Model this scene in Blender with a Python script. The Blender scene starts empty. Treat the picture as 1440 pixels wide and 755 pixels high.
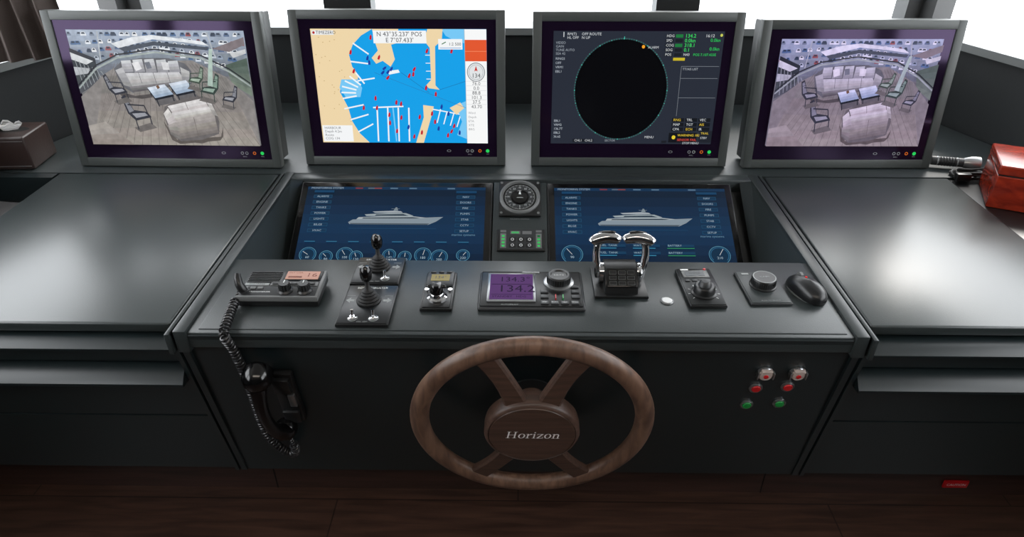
import bpy, bmesh, random
from math import *
from mathutils import Vector as V, Matrix
random.seed(7)
sc=bpy.context.scene
try:
    sc.view_settings.view_transform='Standard'
except Exception: pass

# ------------------------------------------------------------------ materials
def lin(c):
    return tuple(((x/255)/12.92 if x/255<=.04045 else ((x/255+.055)/1.055)**2.4) for x in c)
MC={}
def mat(name,rgb,rough=.5,metal=0.,spec=.5,bump=0.,bscale=200.,var=0.,vscale=8.,coat=0.,tint=None,rvar=.04):
    if name in MC: return MC[name]
    m=bpy.data.materials.new(name); m.use_nodes=True
    nt=m.node_tree; b=nt.nodes['Principled BSDF']
    c=lin(rgb)
    b.inputs['Base Color'].default_value=(*c,1)
    b.inputs['Roughness'].default_value=rough
    b.inputs['Metallic'].default_value=metal
    b.inputs['Specular IOR Level'].default_value=spec
    if coat: b.inputs['Coat Weight'].default_value=coat; b.inputs['Coat Roughness'].default_value=.05
    if tint: b.inputs['Specular Tint'].default_value=(*tint,1)
    tc=nt.nodes.new('ShaderNodeTexCoord')
    if var:
        n=nt.nodes.new('ShaderNodeTexNoise'); n.inputs['Scale'].default_value=vscale; n.inputs['Detail'].default_value=4
        r=nt.nodes.new('ShaderNodeMapRange'); r.inputs['To Min'].default_value=1-var; r.inputs['To Max'].default_value=1+var
        mx=nt.nodes.new('ShaderNodeVectorMath'); mx.operation='SCALE'; mx.inputs[0].default_value=c
        nt.links.new(tc.outputs['Object'],n.inputs['Vector']); nt.links.new(n.outputs['Fac'],r.inputs['Value'])
        nt.links.new(r.outputs['Result'],mx.inputs['Scale']); nt.links.new(mx.outputs[0],b.inputs['Base Color'])
        if rvar:
            r2=nt.nodes.new('ShaderNodeMapRange'); r2.inputs['To Min'].default_value=max(0,rough-rvar); r2.inputs['To Max'].default_value=rough+rvar
            nt.links.new(n.outputs['Fac'],r2.inputs['Value']); nt.links.new(r2.outputs['Result'],b.inputs['Roughness'])
    if bump:
        n=nt.nodes.new('ShaderNodeTexNoise'); n.inputs['Scale'].default_value=bscale; n.inputs['Detail'].default_value=3
        bp=nt.nodes.new('ShaderNodeBump'); bp.inputs['Strength'].default_value=bump; bp.inputs['Distance'].default_value=.002
        nt.links.new(tc.outputs['Object'],n.inputs['Vector']); nt.links.new(n.outputs['Fac'],bp.inputs['Height']); nt.links.new(bp.outputs['Normal'],b.inputs['Normal'])
    MC[name]=m; return m
def wood(name,c1,c2,rough=.35,scale=(3,40,40),plank=None,spec=.5):
    if name in MC: return MC[name]
    m=bpy.data.materials.new(name); m.use_nodes=True
    nt=m.node_tree; b=nt.nodes['Principled BSDF']; b.inputs['Roughness'].default_value=rough; b.inputs['Specular IOR Level'].default_value=spec
    tc=nt.nodes.new('ShaderNodeTexCoord'); mp=nt.nodes.new('ShaderNodeMapping'); mp.inputs['Scale'].default_value=scale
    n=nt.nodes.new('ShaderNodeTexNoise'); n.inputs['Scale'].default_value=2.0; n.inputs['Detail'].default_value=8; n.inputs['Distortion'].default_value=.6
    cr=nt.nodes.new('ShaderNodeValToRGB'); cr.color_ramp.elements[0].color=(*lin(c1),1); cr.color_ramp.elements[1].color=(*lin(c2),1)
    cr.color_ramp.elements[0].position=.32; cr.color_ramp.elements[1].position=.68
    nt.links.new(tc.outputs['Object'],mp.inputs['Vector']); nt.links.new(mp.outputs[0],n.inputs['Vector']); nt.links.new(n.outputs['Fac'],cr.inputs['Fac'])
    out=cr.outputs['Color']
    if plank:
        br=nt.nodes.new('ShaderNodeTexBrick'); br.inputs['Color1'].default_value=(.86,.86,.86,1); br.inputs['Color2'].default_value=(1.14,1.12,1.1,1); br.inputs['Mortar'].default_value=(.2,.2,.2,1)
        br.inputs['Scale'].default_value=1; br.inputs['Mortar Size'].default_value=.002; br.inputs['Brick Width'].default_value=plank[0]; br.inputs['Row Height'].default_value=plank[1]; br.offset=.37
        nt.links.new(tc.outputs['Object'],br.inputs['Vector'])
        mx=nt.nodes.new('ShaderNodeMix'); mx.data_type='RGBA'; mx.blend_type='MULTIPLY'; mx.inputs[0].default_value=1
        nt.links.new(out,mx.inputs[6]); nt.links.new(br.outputs['Color'],mx.inputs[7]); out=mx.outputs[2]
    nt.links.new(out,b.inputs['Base Color'])
    MC[name]=m; return m
def emi(rgb,strength=1.0,grain=0.,rough=.2,spec=.15):
    k='glow_%d_%d_%d_%g_%g_%g'%(*rgb,strength,grain,rough)
    if k in MC: return MC[k]
    m=bpy.data.materials.new(k); m.use_nodes=True
    nt=m.node_tree; b=nt.nodes['Principled BSDF']; b.inputs['Base Color'].default_value=(.003,.003,.004,1)
    b.inputs['Roughness'].default_value=rough; b.inputs['Specular IOR Level'].default_value=spec
    b.inputs['Emission Color'].default_value=(*lin(rgb),1); b.inputs['Emission Strength'].default_value=strength
    if grain:
        tc=nt.nodes.new('ShaderNodeTexCoord'); n=nt.nodes.new('ShaderNodeTexNoise'); n.inputs['Scale'].default_value=55; n.inputs['Detail'].default_value=6
        r=nt.nodes.new('ShaderNodeMapRange'); r.inputs['From Min'].default_value=.25; r.inputs['From Max'].default_value=.75; r.inputs['To Min'].default_value=strength*(1-grain); r.inputs['To Max'].default_value=strength*(1+grain)
        nt.links.new(tc.outputs['Object'],n.inputs['Vector']); nt.links.new(n.outputs['Fac'],r.inputs['Value']); nt.links.new(r.outputs['Result'],b.inputs['Emission Strength'])
    MC[k]=m; return m

LEATHER=mat('dark_leather',(42,48,49),.37,0,.55,bump=.12,bscale=420,var=.08,vscale=5,rvar=.02)
TABLE=mat('table_leather',(44,51,52),.31,0,.8,bump=.08,bscale=380,var=.06,vscale=4,rvar=0)
FACE=mat('lacquer_front',(25,33,35),.30,0,.5,var=.06,vscale=3,rvar=.02)
GAP=mat('gap_black',(6,7,7),.6)
FRAME=mat('monitor_frame',(68,72,71),.42,.1,.5,bump=.05,bscale=500)
BODY=mat('monitor_body',(38,42,42),.45,.2)
GLASS=mat('bezel_glass',(24,14,31),.08,0,.35,tint=(.75,.55,1.0))  # purplish reflections painted into the base colour, besides the specular tint
BLK=mat('black_plastic',(20,21,22),.35)
BLKG=mat('black_gloss',(10,10,11),.15,0,.5)
RUB=mat('black_rubber',(18,18,19),.6)
CORD=mat('cord_black',(34,34,36),.3,0,.6)
DGREY=mat('dark_grey_plastic',(44,46,48),.4)
GREY=mat('grey_plastic',(104,106,106),.4)
SILV=mat('silver',(160,162,164),.28,.9)
CHROME=mat('chrome',(205,206,208),.08,1.0)
WHITE=mat('white_print',(215,218,218),.5)
LGREY=mat('light_grey_print',(140,144,144),.5)
RED=mat('red_button',(190,24,30),.3,0,.4)
GRN=mat('green_button',(18,140,60),.3,0,.4)
CLEAR=mat('clear_cap',(200,184,176),.2,.2,.6)
WALL=mat('wall_dark',(24,28,30),.6,bump=.1,bscale=80)
MULL=mat('mullion_black',(12,13,14),.5)
CEIL=mat('ceiling_panel',(150,146,140),.6,bump=.03)
WHEELW=wood('wheel_walnut',(72,52,42),(114,87,71),.42,(30,30,6))
HUBW=wood('hub_walnut',(58,42,35),(82,61,51),.42,(4,60,60))
KICK=wood('kick_wood',(48,33,28),(70,48,41),.38,(2,30,30))
FLOORM=wood('floor_walnut',(48,32,25),(74,52,42),.40,(2.5,28,1),plank=(1.4,.145))

# ------------------------------------------------------------------ mesh builder
I4=Matrix.Identity(4)
def T(x,y,z): return Matrix.Translation((x,y,z))
def Rx(d): return Matrix.Rotation(radians(d),4,'X')
def Ry(d): return Matrix.Rotation(radians(d),4,'Y')
def Rz(d): return Matrix.Rotation(radians(d),4,'Z')
class MB:
    def __init__(s,M=I4): s.bm=bmesh.new(); s.mats=[]; s.M=M
    def mi(s,m):
        if m not in s.mats: s.mats.append(m)
        return s.mats.index(m)
    def raw(s,verts,faces,m,M=I4,smooth=False):
        X=s.M@M; vs=[s.bm.verts.new(X@V(v)) for v in verts]; k=s.mi(m)
        for f in faces:
            try:
                fc=s.bm.faces.new([vs[i] for i in f]); fc.material_index=k; fc.smooth=smooth
            except ValueError: pass
    def take(s,t,m,M=I4,smooth=False):
        t.verts.index_update()
        s.raw([v.co.copy() for v in t.verts],[[v.index for v in f.verts] for f in t.faces],m,M,smooth); t.free()
    def box(s,x0,x1,y0,y1,z0,z1,m,bev=0.,M=I4,seg=2):
        t=bmesh.new(); bmesh.ops.create_cube(t,size=1)
        for v in t.verts: v.co=V(((x0+x1)/2+v.co.x*(x1-x0),(y0+y1)/2+v.co.y*(y1-y0),(z0+z1)/2+v.co.z*(z1-z0)))
        if bev: bmesh.ops.bevel(t,geom=t.edges[:],offset=bev,segments=seg,profile=.5,affect='EDGES')
        s.take(t,m,M)
    def lathe(s,prof,m,M=I4,n=40,cap=True):
        vs=[];fs=[];k=len(prof)
        for i in range(n):
            a=2*pi*i/n
            for r,z in prof: vs.append((r*cos(a),r*sin(a),z))
        for i in range(n):
            j=(i+1)%n
            for q in range(k-1): fs.append([i*k+q,j*k+q,j*k+q+1,i*k+q+1])
        if cap:
            if prof[-1][0]>1e-6: fs.append([i*k+k-1 for i in range(n)])
            if prof[0][0]>1e-6: fs.append([i*k for i in range(n)][::-1])
        s.raw(vs,fs,m,M,True)
    def cyl(s,r,z0,z1,m,M=I4,bev=0.,n=32,r2=None):
        r2=r if r2 is None else r2
        p=[(r,z0),(r2,z1-bev),(r2-bev*.3,z1-bev*.3),(r2-bev,z1)] if bev else [(r,z0),(r2,z1)]
        s.lathe(p,m,M,n)
    def ell(s,rx,ry,rz,m,M=I4,n=24):
        p=[(sin(pi*i/16),-cos(pi*i/16)) for i in range(17)]
        s.lathe(p,m,M@Matrix.Diagonal((rx,ry,rz,1)),n,cap=False)
    def tube(s,pts,rad,m,M=I4,n=12,closed=False,sx=1.,cap=True):
        pts=[V(p) for p in pts]; N=len(pts); vs=[];fs=[]
        up=V((0,0,1)); prev=None
        for i,p in enumerate(pts):
            if closed: t=(pts[(i+1)%N]-pts[i-1]).normalized()
            else: t=(pts[min(i+1,N-1)]-pts[max(i-1,0)]).normalized()
            if prev is None:
                u=t.cross(up)
                if u.length<1e-3: u=t.cross(V((1,0,0)))
                u.normalize()
            else:
                u=(prev-t*prev.dot(t)).normalized()
            prev=u; w=t.cross(u); r=rad[i] if isinstance(rad,(list,tuple)) else rad
            for q in range(n):
                a=2*pi*q/n; vs.append(p+u*cos(a)*r*sx+w*sin(a)*r)
        for i in range(N if closed else N-1):
            j=(i+1)%N
            for q in range(n):
                q2=(q+1)%n; fs.append([i*n+q,i*n+q2,j*n+q2,j*n+q])
        if not closed and cap: fs.append(list(range(n))[::-1]); fs.append([(N-1)*n+q for q in range(n)])
        s.raw(vs,fs,m,M,True)
    def prism(s,poly,z0,z1,m,M=I4,smooth=False):
        n=len(poly); vs=[(x,y,z0) for x,y in poly]+[(x,y,z1) for x,y in poly]
        fs=[list(range(n))[::-1],[n+i for i in range(n)]]+[[i,(i+1)%n,n+(i+1)%n,n+i] for i in range(n)]
        s.raw(vs,fs,m,M,smooth)
    def profx(s,prof,x0,x1,m):
        n=len(prof); vs=[(x0,y,z) for y,z in prof]+[(x1,y,z) for y,z in prof]
        fs=[list(range(n)),[n+i for i in range(n)][::-1]]+[[i,n+i,n+(i+1)%n,(i+1)%n] for i in range(n)]
        s.raw(vs,fs,m)
    def flat(s,poly,z,m,M=I4):
        s.raw([(x,y,z) for x,y in poly],[list(range(len(poly)))],m,M)
    def ring(s,cx,cy,r0,r1,z,m,M=I4,n=40,a0=0,a1=360,ky=1.):
        vs=[];fs=[]
        for i in range(n+1):
            a=radians(a0+(a1-a0)*i/n); vs+=[(cx+r0*cos(a),cy+r0*ky*sin(a),z),(cx+r1*cos(a),cy+r1*ky*sin(a),z)]
        for i in range(n): fs.append([2*i,2*i+1,2*i+3,2*i+2])
        s.raw(vs,fs,m,M)
    def text(s,body,size,x,y,z,m,M=I4,align='LEFT'):
        cu=bpy.data.curves.new('t','FONT'); cu.body=body; cu.size=size; cu.align_x=align; cu.align_y='CENTER'; cu.resolution_u=2
        ob=bpy.data.objects.new('t',cu); sc.collection.objects.link(ob)
        bpy.context.view_layer.update()
        dg=bpy.context.evaluated_depsgraph_get(); me=ob.evaluated_get(dg).to_mesh()
        s.raw([(v.co.x+x,v.co.y+y,z) for v in me.vertices],[list(p.vertices) for p in me.polygons],m,M)
        ob.evaluated_get(dg).to_mesh_clear(); bpy.data.objects.remove(ob); bpy.data.curves.remove(cu)
    def done(s,name,parent=None,sharp=38):
        me=bpy.data.meshes.new(name); s.bm.to_mesh(me); s.bm.free()
        for m in s.mats: me.materials.append(m)
        me.set_sharp_from_angle(angle=radians(sharp))
        ob=bpy.data.objects.new(name,me); sc.collection.objects.link(ob)
        if parent: ob.parent=parent
        return ob
def empty(name):
    e=bpy.data.objects.new(name,None); e.empty_display_size=.05; sc.collection.objects.link(e); return e
def spl(P,n=8):
    P=[V(p) for p in P]; out=[]
    for i in range(len(P)-1):
        p0=P[max(i-1,0)];p1=P[i];p2=P[i+1];p3=P[min(i+2,len(P)-1)]
        for k in range(n):
            t=k/n; out.append(.5*((2*p1)+(-p0+p2)*t+(2*p0-5*p1+4*p2-p3)*t*t+(-p0+3*p1-3*p2+p3)*t**3))
    out.append(P[-1]); return out

# ------------------------------------------------------------------ room
YP=lambda z:1.128+.176*(.74-z)
b=MB(); b.box(-1.95,1.95,-2.3,2.7,-.05,0,FLOORM); b.done('floor')
b=MB(); b.box(-1.95,1.95,-2.3,2.75,2.25,2.30,CEIL); b.done('ceiling')
plan=[(-1.87,-2.2),(-1.87,1.4),(-1.44,2.6),(1.44,2.6),(1.87,1.4),(1.87,-2.2)]
def wallseg(b,p,q,z0,z1,m,t=.07,a=0.,c=1.,off=0.):
    p=V((*p,0));q=V((*q,0));d=(q-p);L=d.length;d.normalize();n=V((-d.y,d.x,0))
    M=Matrix(((d.x,n.x,0,p.x),(d.y,n.y,0,p.y),(0,0,1,0),(0,0,0,1)))
    b.box(a*L,c*L,off,off+t,z0,z1,m,0,M)
SILL=1.0;HEAD=2.10
names=['wall_left','wall_corner_left','wall_front','wall_corner_right','wall_right']
for i,nm in enumerate(names):
    b=MB(); p,q=plan[i],plan[i+1]
    wallseg(b,p,q,0,SILL,WALL); wallseg(b,p,q,HEAD,2.25,WALL)
    if i==0: wallseg(b,p,q,SILL,HEAD,WALL,a=0,c=.45)
    if i==4: wallseg(b,p,q,SILL,HEAD,WALL,a=.55,c=1)
    b.done(nm)
b=MB(); b.box(-1.87,1.87,-2.27,-2.2,0,2.25,WALL); b.done('wall_back')
SILLM=mat('sill_grey',(110,114,114),.4)
def winframe(nm,p,q,fr,a0=0,c0=1):
    b=MB()
    wallseg(b,p,q,SILL,SILL+.025,SILLM,t=.12,off=-.03,a=a0,c=c0)
    wallseg(b,p,q,HEAD-.03,HEAD,MULL,t=.09,off=-.01,a=a0,c=c0)
    for a,c in fr: wallseg(b,p,q,SILL+.02,HEAD,MULL,t=.09,a=a,c=c,off=-.01)
    b.done(nm)
L=2.88
winframe('window_1',plan[2],plan[3],[(0,.02),((1.44-.716)/L,(1.44-.545)/L),((1.44+.485)/L,(1.44+.64)/L),(.98,1)])
winframe('window_2',plan[1],plan[2],[(0,.05),(.96,1)])
winframe('window_3',plan[3],plan[4],[(0,.05),(.95,1)])
winframe('window_4',plan[0],plan[1],[(.45,.47),(.71,.73),(.98,1)],.45,1)
winframe('window_5',plan[4],plan[5],[(0,.02),(.27,.29),(.53,.55)],0,.55)
b=MB(); FD=mat('foredeck_white',(215,220,222),.5,var=.04); b.box(-4,4,2.75,9,-.05,.45,FD); b.box(-4,4,8.8,9,.45,.9,FD); b.done('foredeck')
for i,(x,y) in enumerate([(-1.1,-.9),(1.1,-.9),(-1.1,-1.6),(1.1,-1.6)]):
    b=MB(T(x,y,2.25)); b.cyl(.05,-.012,0,SILV); b.cyl(.04,-.014,-.011,emi((255,244,225),5)); b.done('added_downlight')  # unseen downlights, added as interior light
b=MB(T(0,-.25,2.25)); b.box(-1.0,1.0,-.20,.20,-.03,0,SILV,.004); b.box(-.97,.97,-.17,.17,-.033,-.029,emi((255,242,228),6)); b.done('added_fill_panel')  # added glowing fill panel, out of view, brightens wheel and front panel

# ------------------------------------------------------------------ helm console
b=MB()
b.profx([(1.120,.738),(1.116,.732),(1.119,.702),(YP(.700)+.001,.700),(YP(.698)+.004,.698),(YP(.696),.696),(YP(.22),.22),(1.34,.22),(1.34,.738)],-.706,.706,FACE)
b.profx([(YP(.700)-.001,.7015),(YP(.700)+.006,.7015),(YP(.694)+.006,.6965),(YP(.694)-.0008,.6965)],-.704,.704,GAP)
b.box(-.69,.69,1.117,1.412,.70,.740,LEATHER,.004)
b.box(-.668,.676,1.128,1.408,.735,.7425,LEATHER,.0025)
for sgn in (-1,1):
    x0,x1=sorted((sgn*.688,sgn*.716)); b.box(x0,x1,1.112,1.915,.69,.746,LEATHER,.004)
    x0,x1=sorted((sgn*.721,sgn*.731)); b.box(x0,x1,1.106,1.915,.69,.742,LEATHER,.002)
    x0,x1=sorted((sgn*.702,sgn*.7165)); b.profx([(YP(.74)-.010,.740),(YP(.22)-.004,.22),(YP(.22)+.05,.22),(YP(.74)+.05,.740)],x0,x1,FACE)
    x0,x1=sorted((sgn*.721,sgn*.731)); b.profx([(YP(.74)-.014,.738),(YP(.22)-.006,.22),(YP(.22)+.05,.22),(YP(.74)+.05,.738)],x0,x1,FACE)
    x0,x1=sorted((sgn*.7165,sgn*.721)); b.profx([(YP(.74)+.012,.730),(YP(.22)+.02,.22),(YP(.22)+.05,.22),(YP(.74)+.05,.730)],x0,x1,GAP)
    b.raw([(sgn*.689,1.41,.741),(sgn*.689,1.873,.741),(sgn*.652,1.868,.738),(sgn*.652,1.47,.50),(sgn*.652,1.41,.50)],[[0,1,2,3,4]],LEATHER)
sl=radians(28)
b.profx([(1.900,.722),(1.47,.722-.43*tan(sl)),(1.47,.45),(1.90,.45)],-.69,.69,BLK)
b.box(-.69,.69,1.40,1.412,.45,.735,LEATHER)
b.box(-.69,.69,1.872,1.915,.70,.744,LEATHER,.003)
b.done('helm_console')
prof=[(1.60,.715),(1.19,.715),(1.19,.706),(1.138,.706),(1.120,.692),(1.120,.687),(YP(.685),.685),(YP(.640),.640),(1.175,.636),(1.175,.628),(1.142,.620),(1.118,.596),(1.118,.589),(1.150,.586),
      (YP(.586)+.004,.582),(YP(.445)+.004,.445),(YP(.445)+.018,.4435),(YP(.445)+.018,.4405),(YP(.44)+.004,.439),(YP(.22)+.004,.22),(1.60,.22)]
b=MB(); b.profx(prof,-1.66,-.733,FACE); b.box(-1.410,-.737,1.148,1.908,.716,.740,TABLE,.005,seg=3); b.box(-1.66,-1.418,1.16,1.90,.60,.66,BLK,.003); b.box(-1.64,-1.418,1.88,1.912,.655,.738,FACE); b.box(-1.64,-1.43,1.50,1.52,.66,.72,FACE,.002); b.done('side_cabinet')
b=MB(); b.profx(prof,.733,1.66,FACE); b.box(.737,1.288,1.158,1.908,.716,.740,TABLE,.005,seg=3); b.box(1.296,1.66,1.30,1.912,.69,.733,BLK,.003); b.box(1.296,1.66,1.16,1.29,.69,.735,TABLE,.003); b.done('side_cabinet')
b=MB(); b.prism([(-1.67,1.917),(-1.435,2.585),(1.435,2.585),(1.67,1.917)],.69,.738,LEATHER); b.box(-1.5,1.5,2.0,2.5,.0,.69,WALL); b.done('window_shelf')
b=MB(); b.box(-1.66,1.66,1.345,1.40,0,.219,KICK); 
b.box(.700,.703,1.3435,1.346,0,.219,GAP); b.box(-.703,-.700,1.3435,1.346,0,.219,GAP); b.done('baseboard_console')
b=MB(T(1.245,1.343,.05)); b.box(-.035,.035,-.006,0,-.014,.014,RED,.002); b.text('CAUTION',.012,0,0,.007,WHITE,Rx(90),'CENTER'); b.done('warning_label')

# ------------------------------------------------------------------ monitors
class Art:
    def __init__(s,b,M,w,h,u0,v0,u1,v1,tint=(1,1,1),gain=1.,grain=0.):
        s.b=b;s.M=M;s.w=w;s.h=h;s.u0=u0;s.v0=v0;s.u1=u1;s.v1=v1;s.z=.0004;s.t=tint;s.g=gain;s.gr=grain
    def m(s,c): return emi(tuple(int(max(0,min(255,c[i]*s.t[i]*s.g))) for i in range(3)),1.0,s.gr)
    def q(s,p): return ((p[0]-s.u0)/(s.u1-s.u0)*s.w,(s.v1-p[1])/(s.v1-s.v0)*s.h)
    def up(s): s.z+=.00003
    def P(s,pts,c):
        s.up(); pts=[(min(max(x,s.u0),s.u1),min(max(y,s.v0),s.v1)) for x,y in pts]
        s.b.flat([s.q(p) for p in pts],s.z,s.m(c),s.M)
    def R(s,x0,y0,x1,y1,c): s.P([(x0,y0),(x0,y1),(x1,y1),(x1,y0)],c)
    def G(s,tl,tr,br,bl,c1,c2,n=8):
        for i in range(n):
            a,c=i/n,(i+1)/n; L=lambda p,q,t:(p[0]+(q[0]-p[0])*t,p[1]+(q[1]-p[1])*t)
            t=i/(n-1); s.z-=.00003 if i else 0
            s.P([L(tl,bl,a),L(tr,br,a),L(tr,br,c),L(tl,bl,c)],tuple(int((c1[k]+(c2[k]-c1[k])*t)/3)*3 for k in range(3)))
    def Ln(s,x0,y0,x1,y1,w,c):
        d=V((x1-x0,y1-y0)); 
        if d.length<1e-6:return
        d.normalize(); n=V((-d.y,d.x))*w/2
        s.P([(x0+n.x,y0+n.y),(x1+n.x,y1+n.y),(x1-n.x,y1-n.y),(x0-n.x,y0-n.y)],c)
    def C(s,x,y,r,c,ky=1.,n=28): s.P([(x+r*cos(2*pi*i/n),y+ky*r*sin(2*pi*i/n)) for i in range(n)],c)
    def O(s,x,y,r,w,c,a0=0,a1=360,n=40):
        s.up(); X,Y=s.q((x,y)); k=s.w/(s.u1-s.u0); ky=(s.h/(s.v1-s.v0))/k
        s.b.ring(X,Y,(r-w)*k,r*k,s.z,s.m(c),s.M,n,a0,a1,ky)
    def Tx(s,t,x,y,size,c,al='LEFT'):
        s.up(); X,Y=s.q((x,y)); s.b.text(t,size*s.w/(s.u1-s.u0)*1.35,X,Y,s.z,s.m(c),s.M,al)

def art_camera(A):
    rnd=random.Random(3); A.gr=.22
    A.R(83,42,355,204,(120,120,122))
    A.G((83,42),(355,42),(355,104),(83,104),(168,182,200),(112,118,128),8)
    for r in range(5):
        for i in range(24):
            x=84+i*11.4+rnd.uniform(-3,3); y=48+r*5.6+abs(x-220)*.05*r
            if y>70+abs(x-215)*.2: continue
            c=rnd.choice([(225,230,236),(196,206,218),(60,72,92),(90,108,138),(236,238,240),(150,80,84),(84,112,150),(150,164,182),(120,132,150)])
            w=rnd.uniform(7,9.5); A.P([(x,y),(x+1.8,y-3.2),(x+w-1.8,y-3.2),(x+w,y),(x+w,y+2),(x,y+2)],c); A.P([(x+1.6,y-.4),(x+2.6,y-2.6),(x+w-2.6,y-2.6),(x+w-1.6,y-.4)],(48,60,76))
    A.P([(150,60),(185,51),(215,48),(290,56),(300,62),(260,57),(215,54),(160,66)],(226,230,234)); A.P([(160,66),(215,57),(300,64),(296,68),(215,62),(168,71)],(70,78,90))
    A.G((83,66),(120,80),(118,112),(83,130),(46,50,58),(88,92,96),5); A.P([(83,72),(116,84),(104,89),(83,82)],(214,218,220)); A.P([(83,92),(108,94),(104,101),(83,104)],(186,190,194))
    A.G((320,88),(355,78),(355,132),(326,114),(84,100,92),(120,132,122),5); A.P([(355,60),(330,70),(304,66),(355,50)],(128,118,122)); A.P([(330,72),(355,66),(355,72),(334,78)],(206,208,210))
    A.Ln(133,44,128,84,2,(176,182,188)); A.Ln(300,44,306,76,2,(176,182,188))
    for k in range(7): A.Ln(88+k*6,82+k*2.6,92+k*6,124-k*3.4,1,(158,164,168))
    R=[(83,118),(118,90),(155,75),(215,67),(285,75),(325,93),(355,113)]
    for i in range(6): A.Ln(*R[i],*R[i+1],2,(44,46,52))
    for i in range(6): A.Ln(R[i][0],R[i][1]+4,R[i+1][0],R[i+1][1]+4,2.6,(164,174,172))
    A.P([(83,134),(128,102),(165,84),(270,82),(318,104),(355,138),(355,204),(83,204)],(140,136,134))
    A.G((128,104),(318,104),(355,204),(83,204),(132,129,128),(164,156,148),8)
    for k in range(-14,18):
        A.Ln(219+k*5.0,86,219+k*14,204,.6,(112,107,104))
    A.G((83,176),(112,170),(150,204),(83,204),(170,164,158),(150,142,136),4)
    A.P([(140,124),(170,132),(250,122),(268,116),(262,126),(180,136),(150,134)],(88,84,84))
    A.P([(146,94),(160,84),(192,79),(235,79),(258,86),(266,96),(263,114),(248,120),(238,114),(182,119),(168,128),(152,118)],(104,105,110))
    for i in range(5):
        x=159+i*18.2; y=-2*sin(i*.8)
        A.G((x+1,83+y),(x+16,82+y),(x+17,98),(x,99),(206,208,212),(158,158,162),4)
    A.G((160,100),(247,98),(254,110),(164,119),(206,206,208),(176,174,174),4)
    A.G((148,96),(160,92),(169,120),(156,117),(190,190,192),(150,150,152),4); A.G((250,91),(263,97),(262,112),(249,117),(190,190,190),(142,142,144),4)
    A.G((164,119),(238,112),(240,117),(168,127),(132,130,132),(100,98,100),3)
    for x in (183,206,228): A.Ln(x,98,x+2,114,.8,(116,116,120))
    A.P([(176,86),(187,84),(190,94),(180,97)],(228,228,230)); A.P([(222,84),(233,85),(233,95),(223,95)],(228,228,230)); A.P([(196,85),(204,84),(206,93),(198,94)],(120,124,134))
    for dx,dy in ((0,0),(35,-6)):
        A.P([(194+dx,126+dy),(223+dx,121+dy),(236+dx,140+dy),(204+dx,146+dy)],(104,102,104))
        A.P([(192+dx,122+dy),(221+dx,117+dy),(232+dx,132+dy),(201+dx,138+dy)],(34,38,46))
        A.G((192+dx,120+dy),(220+dx,115+dy),(231+dx,129+dy),(201+dx,135+dy),(216,226,238),(160,178,200),4)
        A.Ln(203+dx,137+dy,205+dx,147+dy,1.4,(34,38,46)); A.Ln(229+dx,132+dy,231+dx,143+dy,1.4,(34,38,46)); A.Ln(195+dx,126+dy,196+dx,132+dy,1.2,(34,38,46))
    A.P([(206,118),(210,116),(212,120),(208,122)],(120,90,70))
    A.P([(206,168),(214,196),(262,201),(298,190),(300,176),(292,196),(226,202)],(100,94,90))
    A.P([(209,160),(213,147),(230,139),(262,132),(280,132),(291,144),(296,168),(292,186),(264,195),(228,198),(213,188)],(110,106,106))
    A.G((218,146),(278,134),(284,150),(226,161),(226,224,222),(184,180,178),4); A.Ln(247,140,251,156,.9,(140,136,134))
    A.G((222,156),(284,146),(289,156),(225,168),(214,212,210),(190,186,182),3)
    A.G((225,166),(290,154),(291,184),(226,195),(178,172,168),(128,122,118),7)
    A.G((209,157),(218,149),(228,170),(214,176),(222,220,218),(186,182,180),4); A.G((212,174),(227,169),(228,196),(214,187),(168,164,160),(128,124,120),4)
    A.G((279,134),(287,137),(295,160),(288,158),(214,212,210),(170,166,164),3)
    A.Ln(256,162,258,192,.8,(118,112,108))
    def chair(x,y,s,f,c1=(58,60,68),c2=(132,134,142)):
        A.P([(x+f*8*s,y+34*s),(x+f*30*s,y+28*s),(x+f*36*s,y+34*s),(x+f*14*s,y+39*s)],(112,108,106))
        A.P([(x,y),(x+f*5*s,y-3*s),(x+f*12*s,y+14*s),(x+f*28*s,y+16*s),(x+f*32*s,y+22*s),(x+f*12*s,y+26*s),(x+f*4*s,y+18*s)],c1)
        A.P([(x+f*2*s,y+2*s),(x+f*5*s,y),(x+f*12*s,y+15*s),(x+f*6*s,y+17*s)],c2)
        A.P([(x+f*9*s,y+18*s),(x+f*25*s,y+17*s),(x+f*28*s,y+20*s),(x+f*13*s,y+23*s)],tuple(k+26 for k in c2))
        for a,bb in ((12,36),(30,30)): A.Ln(x+f*a*s,y+(25 if a==12 else 21)*s,x+f*(a+1)*s,y+bb*s,1.3*s,c1)
        A.Ln(x+f*6*s,y+8*s,x+f*26*s,y+9*s,1.5*s,c1); A.Ln(x+f*26*s,y+9*s,x+f*28*s,y+17*s,1.3*s,c1); A.Ln(x+f*3*s,y+6*s,x+f*9*s,y+5*s,.7*s,c1)
    chair(147,134,1.3,1); chair(126,104,1.05,1); chair(308,102,1.05,-1,(60,72,68),(128,150,138)); chair(286,92,.85,-1,(70,84,74),(140,158,142)); chair(334,118,.85,-1)
    A.P([(300,66),(305,66),(296,118),(288,116)],(176,196,186))

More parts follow.
